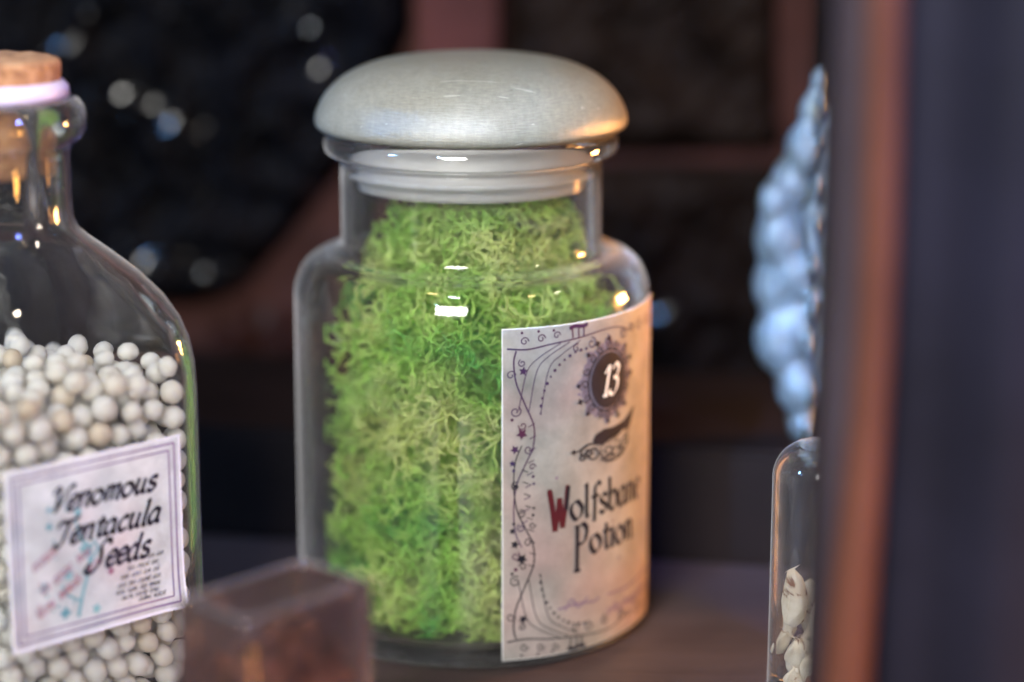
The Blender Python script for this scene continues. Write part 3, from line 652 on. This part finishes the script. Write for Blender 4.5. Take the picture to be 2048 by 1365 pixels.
# ------------------------------------------------------------------ bead bottle
BC = (-.1044, -.0697); BYAW = .787; BS = .94; BZ = .01254; B0 = -BZ/BS   # size, height of the label datum, foot in label units
def bottle():
    B = empty('square_bottle', (BC[0], BC[1], BZ), BYAW); B.scale = (BS, BS, BS)
    setp(B, 'square clear bottle with cork in its neck and pale script label', 'bottle')
    prof = [(.0300, .009, B0), (.0340, .0105, B0+.0010), (.0358, .011, B0+.0035), (.0360, .011, B0+.008), (.0360, .011, .008), (.0360, .011, .040), (.0360, .011, .070), (.0358, .0113, .0765), (.0352, .012, .0820), (.0340, .013, .0872), (.0318, .0145, .0925), (.0285, .0163, .0978), (.0245, .0178, .1025), (.0212, .0186, .1060), (.0192, .0187, .1085), (.0184, .0184, .1110), (.0181, .0181, .1160), (.0181, .0181, .1270), (.0186, .0186, .1290), (.0208, .0208, .1302), (.0221, .0221, .1325), (.0224, .0224, .1350), (.0219, .0219, .1376), (.0205, .0205, .1393), (.0185, .0185, .1398), (.0165, .0165, .1394)]
    inn = [(.0155, .0155, .1380), (.0152, .0152, .1300), (.0152, .0152, .1160), (.0155, .0155, .1110), (.0163, .0159, .1082), (.0186, .0162, .1048), (.0225, .0154, .1000), (.0262, .014, .0955), (.0292, .0125, .0905), (.0325, .0118, .0850), (.0337, .0106, .0795), (.0342, .0098, .0740), (.0342, .0098, .0400), (.0342, .0098, B0+.0090), (.0315, .008, B0+.0062), (.0270, .007, B0+.0052)]
    rings = [[(0, 0, B0+.0006)]] + [[(x, y, z) for x, y in rsq(w, r)] for w, r, z in prof+inn] + [[(0, 0, B0+.0050)]]
    V, Fc = loft(rings); mesh('glass_body', V, Fc, M['glass_bottle'], B)
    # cork
    P = [(0, .1222), (.0138, .1222), (.0146, .1228)] + [(.0148+.0022*t+.00018*math.sin(t*37), .123+.0245*t) for t in np.linspace(0, 1, 14)] + [(.0166, .1484), (.0156, .1490), (.0080, .1491), (0, .1491)]
    P = [(min(r, .01505) if z < .138 else r, z) for r, z in P]
    V, Fc = lathe(P, 64)
    V = [(x*(1+.010*noise.noise(Vector((x*300, y*300, z*300)))), y*(1+.010*noise.noise(Vector((x*300+5, y*300, z*300)))), z+.0005*noise.noise(Vector((x*250, y*250, 9)))) for x, y, z in V]
    mesh('cork', V, Fc, M['cork'], B)
    V, Fc = lathe([(.0161, .1400), (.0178, .1399), (.0186, .1404), (.0185, .1424), (.0173, .1438), (.0163, .1442), (.0161, .1400)], 64)  # ring added to imitate the pale reflection on the glass lip
    mesh('lip_reflection', V, Fc, M['lilac'], B)['label'] = 'pale lilac ring standing in for the reflection on the bottle lip'
    # label: local x along the face, y = -.036 is the face
    LW, LH = 47.6, 42.0; X0, Z0 = -.0238, .0190
    def f(u, v, off):
        x = X0+u; z = Z0+v-.0113*u
        lift = .0011*max(0, (u*1000-40)/8)**2*max(0, 1-v*1000/9) if u*1000 > 40 else 0    # corner coming away
        return (x, -.03605-.00045-off-lift, z)
    V, Fc = [], []; n = 16
    for off in (0, -.0004):
        for j in range(n+1):
            for i in range(n+1): V.append(f(LW*i/n/1000, LH*j/n/1000, off))
    K = (n+1)**2
    for j in range(n):
        for i in range(n):
            a = j*(n+1)+i; Fc += [(a, a+1, a+n+2, a+n+1), (K+a, K+a+n+1, K+a+n+2, K+a+1)]
    lab = mesh('paper_label', V, Fc, M['paper_pale'], B)
    loop = [(i, 0) for i in range(n)]+[(n, j) for j in range(n)]+[(n-i, n) for i in range(n)]+[(0, n-j) for j in range(n)]
    eV, eF = [], []
    for i, j in loop:
        u, v = LW*i/n, LH*j/n; du = -.4 if i == 0 else .5 if i == n else 0; dv = -.7 if j == 0 else .3 if j == n else 0
        eV += [f(u/1000, v/1000, .00003), f((u+du)/1000, (v+dv)/1000, .00002), f((u+du)/1000, (v+dv)/1000, -.0004)]
    q = len(loop)
    for i in range(q): a, b = 3*i, 3*((i+1) % q); eF += [(a, a+1, b+1, b), (a+1, a+2, b+2, b+1)]
    mesh('cut_edge', eV, eF, M['card_edge'], lab, smooth=False)
    p = Pen()
    for ins, w in ((1.3, .5), (2.9, .42)):
        p.stroke([(ins, ins), (LW-ins, ins)], w); p.stroke([(LW-ins, ins), (LW-ins, LH-ins)], w); p.stroke([(LW-ins, LH-ins), (ins, LH-ins)], w); p.stroke([(ins, LH-ins), (ins, ins)], w)
    p.build('border_line', f, M['ink_line'], lab)
    p = Pen(); p.text('Venomous', 11.0, 30.4, 3.3, 1.32, slant=.35, sx=1.22, nib=rad(40), contrast=.6)
    p.text('Tentacula', 12.0, 22.4, 3.3, 1.32, slant=.35, sx=1.26, nib=rad(40), contrast=.6); p.text('Seeds', 21.0, 14.6, 3.6, 1.32, slant=.35, sx=1.12, nib=rad(40), contrast=.6)
    p.build('lettering', f, M['ink_dark'], lab, .0001)
    p = Pen(); rn = random.Random(8)                            # rows of tiny hand-written print, too small to read
    def scrib(x, y, L, h, tilt=0, w=.26):
        t = 0
        while t < L-1.5:
            wd = ''.join(rn.choice('oeanumtsicl') for _ in range(rn.randint(3, 6)))
            t += p.text(wd, x+t*math.cos(tilt), y+t*math.sin(tilt), h, w, rad(40), .3, .95, tilt)+h*.8
    for i, (x0, y0) in enumerate([(36.5, 14.0), (31.5, 12.2), (29.5, 10.4), (28.5, 8.6), (28.0, 6.9), (29.5, 5.3), (34.5, 3.9)]): scrib(x0, y0, 42.0-x0, .85, 0, .20)
    p.build('fine_print', f, M['ink_dark'], lab)
    p = Pen()
    for x0, y0, L in ((6, 17.5, 10), (8, 11.5, 14), (6.5, 6.0, 20)): scrib(x0, y0, L, 1.7, .5, .36)
    p.star(27.0, 13.2, 1.2, 6, .5); p.build('diagonal_print', f, M['ink_rust'], lab)
    p = Pen()
    p.stroke([(17.5, 4.2), (18.8, 9), (20.5, 14), (21.2, 19), (19.0, 23), (18.0, 27), (18.8, 29.5)], 1.0, taper=.5)
    p.stroke([(21.0, 16), (23.5, 19.5), (22.5, 22)], .6); p.stroke([(18.2, 8), (14.5, 10.5), (13.4, 13)], .6)
    for (x, y, r, k) in [(20.6, 20.0, 2.4, 5), (18.6, 29.4, 1.4, 5), (14.0, 6.0, 1.8, 4), (22.6, 5.0, 1.5, 5), (10.6, 27.5, 1.2, 4), (10.8, 31.5, 1.0, 4), (15.2, 15.0, 1.6, 5), (8.4, 13.2, 1.5, 5)]: p.star(x, y, r, k, .55, x)
    for i in range(18): p.star(rn.uniform(6, 22), rn.uniform(5, 33), rn.uniform(.3, .7), 4, .6, rn.random())
    p.build('flower_drawing', f, M['ink_teal'], lab, .00002)
    return B
bottle()

def beads():
    rs = np.random.RandomState(4); d = .0062
    WI = .0342-d/2-.00015; CR = .0098-d/2
    def top(x, y): return .0790+.0030*np.sin(x*70+1)*np.cos(y*60)-.03*(x+.0)*.12
    # loose close packing
    pts = []
    z = B0+.0052+d/2+.0002; L = 0
    while z < .088:
        y = -WI+(L % 2)*d*.29; r = 0
        while y <= WI+1e-6:
            x = -WI+((r+L) % 2)*d*.5
            while x <= WI+1e-6:
                pts.append((x, y, z)); x += d*1.03
            y += d*.89; r += 1
        z += d*.84; L += 1
    P = np.array(pts); P += rs.normal(0, .0014, P.shape)
    P = P[P[:, 2] < top(P[:, 0], P[:, 1])-d/2]
    P = P[rs.rand(len(P)) > .07]
    def clampw(P):
        P[:, 0] = np.clip(P[:, 0], -WI, WI); P[:, 1] = np.clip(P[:, 1], -WI, WI); P[:, 2] = np.clip(P[:, 2], B0+.0052+d/2+.0002, None)
        c = WI-CR; ax, ay = np.abs(P[:, 0])-c, np.abs(P[:, 1])-c; m = (ax > 0) & (ay > 0); rr = np.hypot(ax, ay)
        s = np.where(m & (rr > CR), CR/np.maximum(rr, 1e-9), 1)
        P[:, 0] = np.where(m, np.sign(P[:, 0])*(c+ax*s), P[:, 0]); P[:, 1] = np.where(m, np.sign(P[:, 1])*(c+ay*s), P[:, 1])
        # inner shoulder narrows
        lim = np.interp(P[:, 2], [.074, .0795, .085, .0905], [WI, .0335-d/2-.0003, .0323-d/2-.0006, .0292-d/2-.001])
        P[:, 0] = np.clip(P[:, 0], -lim, lim); P[:, 1] = np.clip(P[:, 1], -lim, lim)
        return P
    P = clampw(P); N = len(P)
    for it in range(36):
        if it % 12 == 0:
            I, Jx = [], []
            for a in range(0, N, 400):
                D2 = ((P[a:a+400, None, :]-P[None, :, :])**2).sum(-1)
                ii, jj = np.nonzero(D2 < (d*1.45)**2); ii = ii+a; k = ii < jj; I.append(ii[k]); Jx.append(jj[k])
            I = np.concatenate(I); Jx = np.concatenate(Jx)
        D = P[I]-P[Jx]; L = np.sqrt((D**2).sum(-1))+1e-9; ov = np.maximum(0, d*1.0-L)*.45
        mv = D/L[:, None]*ov[:, None]
        np.add.at(P, I, mv); np.add.at(P, Jx, -mv); P[:, 2] -= .00002; P = clampw(P)
    # bead shapes
    shapes = []
    for k in range(4):
        bm = bmesh.new(); bmesh.ops.create_uvsphere(bm, u_segments=14, v_segments=9, radius=d/2*.985*BS)
        for v in bm.verts:
            q = v.co*530+Vector((k*9, 0, 0)); v.co *= 1+.06*noise.noise(q*.8)-.09*max(0, noise.noise(q*1.5))
        me = bpy.data.meshes.new('bead'); bm.to_mesh(me); bm.free(); me.materials.append(M['bead']); me.polygons.foreach_set('use_smooth', [True]*len(me.polygons)); shapes.append(me)
    ca, sa = math.cos(BYAW), math.sin(BYAW)
    Wp = np.stack([BC[0]+BS*(P[:, 0]*ca-P[:, 1]*sa), BC[1]+BS*(P[:, 0]*sa+P[:, 1]*ca), BZ+BS*P[:, 2]], -1)
    face = (P[:, 1] < -WI+d*.75)
    right = (P[:, 0] > WI-d*.8) & (P[:, 1] < WI)
    topm = P[:, 2] > top(P[:, 0], P[:, 1])-d*1.6
    behind = (np.abs(P[:, 0]) < .0215) & (P[:, 2] > .0205) & (P[:, 2] < .057)
    inview = (Wp[:, 0] > -.1155) & (P[:, 2] > -.001)
    score = np.where(face & ~behind, 3., 0)+np.where(topm & (P[:, 1] < .012), 2., 0)+np.where(right & (P[:, 1] < -.012), 1.6, 0)
    score = np.where(inview, score, 0)-P[:, 1]*8
    order = np.argsort(-score); pick = [i for i in order if score[i] > 1.2][:296]; ps = set(pick)
    rn = random.Random(2)
    for i in pick:
        o = bpy.data.objects.new('bead', shapes[rn.randrange(4)]); COL.objects.link(o); o.location = Wp[i]
        o.rotation_euler = (rn.uniform(0, 6.28), rn.uniform(0, 6.28), rn.uniform(0, 6.28))
        s = rn.uniform(.84, 1.0); o.scale = (s, s, s*rn.uniform(.93, 1.0))
        setp(o, 'round chalky white bead in the corked square bottle', 'bead', 'white beads filling the square bottle')
    bm = bmesh.new(); bmesh.ops.create_icosphere(bm, subdivisions=2, radius=d/2*.975*BS); bv = np.array([v.co[:] for v in bm.verts]); bf = np.array([[v.index for v in f_.verts] for f_ in bm.faces]); bm.free()
    rest = [i for i in range(N) if i not in ps]
    V = (Wp[rest][:, None, :]+bv[None]).reshape(-1, 3); Fc = (bf[None]+(np.arange(len(rest))*len(bv))[:, None, None]).reshape(-1, 3)
    o = mesh('bead_fill', V.tolist(), Fc.tolist(), M['bead'])
    setp(o, 'mass of white beads deeper inside the corked square bottle', 'beads', kind='stuff')
beads()

# ------------------------------------------------------------------ dome-topped vial with ivory fragments
def vial():
    cx, cyy = .0826, -.060; R = .0119
    T = setp(empty('glass_vial', (cx, cyy, 0)), 'slim dome-topped glass vial holding ivory fragments beside the dark post', 'vial')
    out = [(0, .0003), (.0100, .0002)] + smooth_profile([(.0100, .0002), (.0114, .0008), (R, .0025), (R, .008)], 4)[1:] + [(R, .03), (R, .0535)]
    out += [(.0040+.0079*math.cos(a), .0545+.0083*math.sin(a)) for a in np.linspace(0, math.pi/2, 12)] + [(.0020, .0630), (0, .0630)]
    inn = [(0, .0612), (.0020, .0612)] + [(.0040+.0063*math.cos(a), .0543+.0067*math.sin(a)) for a in np.linspace(math.pi/2, 0, 12)] + [(R-.0016, .03), (R-.0016, .008), (R-.0022, .0040), (.0070, .0030), (0, .0029)]
    V, Fc = lathe(out+inn, 72); mesh('glass_body', V, Fc, M['glass_dusty'], T)
    rn = random.Random(6)
    # (x, y, z, length, width, thick, tilt x, tilt y, rot)
    spec = [(-.0066, -.0052, .0238, .0150, .0052, .0026, .05, -.12, .5), (.0008, -.0070, .0215, .0165, .0056, .0028, .04, .12, -.1), (-.0050, -.0062, .0105, .0075, .0056, .0024, .2, .7, .5), (.0012, -.0076, .0095, .0085, .0052, .0022, -.1, -.5, -.2),
            (.0064, -.0050, .0190, .0140, .0050, .0026, .1, .15, -.7), (-.0068, .0018, .0185, .0140, .0050, .0026, .1, .2, 1.5), (.0058, .0042, .0200, .0145, .0052, .0026, .1, -.2, 2.2), (-.0010, .0060, .0170, .0140, .0054, .0026, .2, .1, 3.0), (.0056, -.0058, .0085, .0070, .0050, .0024, .1, .9, -.6), (-.0022, -.0062, .0060, .0055, .0062, .0022, .0, 1.3, .2), (.0000, .0000, .0130, .0150, .0060, .0040, .1, .3, .3)]
    spec += [(-.0078, .0004, .0120, .0090, .0048, .0024, .3, .5, 1.2), (.0030, -.0068, .0030, .0080, .0050, .0024, .1, 1.4, -.3), (-.0058, -.0058, .0035, .0075, .0052, .0024, .0, -1.2, .6), (.0072, -.0030, .0110, .0090, .0050, .0024, .2, -.4, -1.0)]
    for k in range(14):
        a = rn.uniform(-2.9, -.2) if k % 3 else rn.uniform(0, 3); rr = rn.uniform(.0050, .0076); spec.append((rr*math.cos(a), rr*math.sin(a), .003+.0155*k/13, rn.uniform(.006, .009), rn.uniform(.0036, .0050), .0024, rn.uniform(-.4, .4), rn.uniform(-1.2, 1.2), a+1.57))
    desc = ['long ivory sliver with pointed tip standing against the vial wall', 'broad smooth ivory sliver standing upright in the vial']
    for i, (x, y, z, L, w, t, tx, ty, rz) in enumerate(spec):
        bm = bmesh.new()
        for k in range(30):
            a = rn.random()*6.283; h = rn.uniform(-.5, .5); q = (1-abs(2*h)**3.5)**.6
            if i == 0: q *= 1-.45*max(0, h*2)
            bm.verts.new((math.cos(a)*.5*w*1.5*q*rn.uniform(.85, 1), math.sin(a)*.5*t*1.35*q*rn.uniform(.8, 1), h*L*1.08))
        bmesh.ops.convex_hull(bm, input=bm.verts)
        bmesh.ops.delete(bm, geom=[v for v in bm.verts if not v.link_faces], context='VERTS')
        bmesh.ops.bevel(bm, geom=bm.edges[:], offset=.00018, segments=1, affect='EDGES')
        me = bpy.data.meshes.new('ivory_fragment'); bm.to_mesh(me); bm.free(); me.materials.append(M['fragment_brown'] if i > 14 and i % 4 == 0 else M['fragment'])
        o = bpy.data.objects.new('ivory_fragment', me); COL.objects.link(o); o.location = (cx+x, cyy+y, z+.0032); o.rotation_euler = (tx, ty, rz)
        if i < 2: setp(o, desc[i], 'fragment', 'ivory fragments in the vial')
        elif i > 14 and i % 4 == 0: setp(o, 'small red-brown skin flake among the ivory pieces in the vial', 'fragment', 'brown flakes in the vial')
        else: setp(o, 'short broken ivory piece with brown skin lower in the vial', 'fragment', 'ivory fragments in the vial')
vial()

# ------------------------------------------------------------------ knobbly silver ornament behind the vial
def ornament():
    A = [(.0931, .1334, .0029), (.0907, .1253, .0036), (.0885, .1152, .0050), (.0858, .1053, .0056), (.0810, .1008, .0046), (.0826, .0905, .0067), (.0825, .0773, .0065), (.0862, .0814, .0056), (.0834, .0624, .0068), (.0877, .0674, .0057), (.0884, .0497, .0057), (.0907, .0393, .0045)]
    Bq = [(.0934, .1288, .0024), (.0933, .1186, .0016), (.0928, .1065, .0023), (.0930, .0957, .0023), (.0924, .0848, .0020), (.0925, .0739, .0028), (.0917, .0628, .0025), (.0928, .0489, .0025), (.0926, .0376, .0020)]
    bm = bmesh.new(); rn = random.Random(9)
    def ell(x, y, z, rx, ry, rz):
        g = bmesh.ops.create_icosphere(bm, subdivisions=3, radius=1)
        for v in g['verts']: v.co = Vector((x+v.co.x*rx, y+v.co.y*ry, z+v.co.z*rz))
    for x, z, r in A: ell(x+r*.12, .0470+rn.uniform(-.002, .002), z, r*1.08, r*1.2, r*1.5)
    for x, z, r in Bq: ell(x, .0385, z, r*.8, r*1.2, r*1.9)
    for t in np.linspace(0, 1, 12):                              # far side of the pod, away from the shelf's light
        z = .0405+.088*t; w = .011*math.sin(math.pi*t)**.7+.002
        ell(.0935+w*.5, .0505, z, w*.9, .006, .0068)
        if 0 < t < 1: ell(.0940+w, .0480, z, .0040, .0055, .0050)
    me = bpy.data.meshes.new('knobbly_ornament'); bm.to_mesh(me); bm.free(); me.materials.append(M['ornament'])
    o = bpy.data.objects.new('knobbly_ornament', me); COL.objects.link(o)
    m = o.modifiers.new('remesh', 'REMESH'); m.mode = 'VOXEL'; m.voxel_size = .0009; m.use_smooth_shade = True
    s = o.modifiers.new('smooth', 'SMOOTH'); s.iterations = 22
    setp(o, 'tall knobbly silver leaf-shaped ornament standing behind the slim vial', 'ornament')
ornament()

# ------------------------------------------------------------------ thick square glass in front
def tumbler():
    T = setp(empty('rectangular_glass', (-.0353, -.1543, 0), rad(48)), 'small thick-walled rectangular glass holding brown flakes in front of both jars', 'glass')
    h = .0600; EX = .0063
    st = lambda P, z: [(x+math.copysign(EX, x) if abs(x) > 1e-9 else x, y, z) for x, y in P]
    prof = [(.0094, .003, 0), (.0103, .0026, .0010), (.0105, .0024, .003), (.0105, .0024, .03), (.0105, .0024, h-.0008), (.0102, .0022, h)]
    inn = [(.0079, .0016, h), (.0076, .0016, h-.0008), (.0075, .0016, .03), (.0074, .0016, .010), (.0064, .0016, .008)]
    V, Fc = loft([[(0, 0, .0005)]]+[st(rsq(w, r, 6, 5), z) for w, r, z in prof+inn]+[[(0, 0, .0075)]])
    mesh('glass_body', V, Fc, M['glass_thick'], T)
    rn = random.Random(21); V, Fc = [], []
    bV, bF = loft([[(0, 0, .0084)]]+[st(rsq(w, .0014, 4, 3), z) for w, z in ((.0060, .0084), (.0070, .0110), (.0070, .041))]+[[(0, 0, .0435)]])
    V += bV; Fc += bF
    for k in range(420):                                         # loose flakes over the heap
        x, y = rn.uniform(-.0118, .0118), rn.uniform(-.0055, .0055); z = .0405+rn.random()*.006; s = rn.uniform(.0008, .0019); a = rn.random()*6.28; b = len(V)
        ux, uy = math.cos(a)*s, math.sin(a)*s; dz = rn.uniform(-.0012, .0012)
        x = max(-.0112, min(.0112, x)); y = max(-.0050, min(.0050, y))
        V += [(x+ux, y+uy, z+dz), (x-uy*.6, y+ux*.6, z), (x-ux, y-uy, z-dz), (x+uy*.6, y-ux*.6, z+.0004), (x, y, z-.0005)]
        Fc += [(b, b+1, b+2, b+3), (b+1, b, b+4), (b+2, b+1, b+4), (b+3, b+2, b+4), (b, b+3, b+4)]
    o = mesh('brown_flakes', V, Fc, M['powder'], smooth=False)
    o.location = T.location; o.rotation_euler = T.rotation_euler
    setp(o, 'red-brown dried flakes heaped inside the small rectangular glass', 'flakes', kind='stuff')
tumbler()

# ------------------------------------------------------------------ cabinet post close to the lens
def post():
    T = setp(empty('cabinet_post', (.085, -.18, 0)), 'dark cabinet post with red wooden edge bead standing before the vial', 'post')
    T.location = (0, 0, 0)
    def sweep(name, rows, m):
        V, Fc = [], []; n = len(rows[0][1])
        for z, sec in rows: V += [(x, y, z) for x, y in sec]
        for j in range(len(rows)-1):
            for i in range(n): a = j*n+i; b = j*n+(i+1) % n; Fc.append((a, b, b+n, a+n))
        Fc.append(tuple(range(n))[::-1]); Fc.append(tuple(range((len(rows)-1)*n, len(rows)*n)))
        return mesh(name, V, Fc, m, T)
    zs = [0, .02, .04, .0556, .07, .0894, .105, .1178, .1336, .155, .1757, .21, .26, .32]
    side = [(.0660, -.176), (.0665, -.184), (.0680, -.1875), (.0735, -.1880), (.0735, -.158), (.0662, -.158)]
    sweep('side_board', [(z, side) for z in zs], M['post_side'])
    L = dict(zip(zs, [.0625, .0634, .0645, .0658, .0668, .0684, .0694, .0699, .0702, .0701, .0700, .0700, .0700, .0700]))
    Rr = dict(zip(zs, [.0735, .0737, .0739, .0741, .0745, .0750, .0754, .0757, .0758, .0756, .0753, .0752, .0752, .0752]))
    rows = []
    for z in zs:
        L[z] -= .0009
        c, w = (L[z]+Rr[z])/2, (Rr[z]-L[z])/2
        rows.append((z, [(c+w*math.cos(a), -.1882+.0050*math.sin(a)*(1 if math.sin(a) < 0 else .1)) for a in np.linspace(0, -math.pi*2, 17)[:-1]]))
    rows = [(z, s[::-1]) for z, s in rows]
    sweep('edge_bead', rows, M['post_bead'])
    fr = [(.0754, -.186), (.0760, -.1875), (.0800, -.1882), (.0860, -.1905), (.0905, -.1950), (.0950, -.1965), (.1150, -.1970), (.1300, -.1950), (.1300, -.158), (.0754, -.158)]
    sweep('front_board', [(z, fr) for z in zs], M['post_front'])
post()
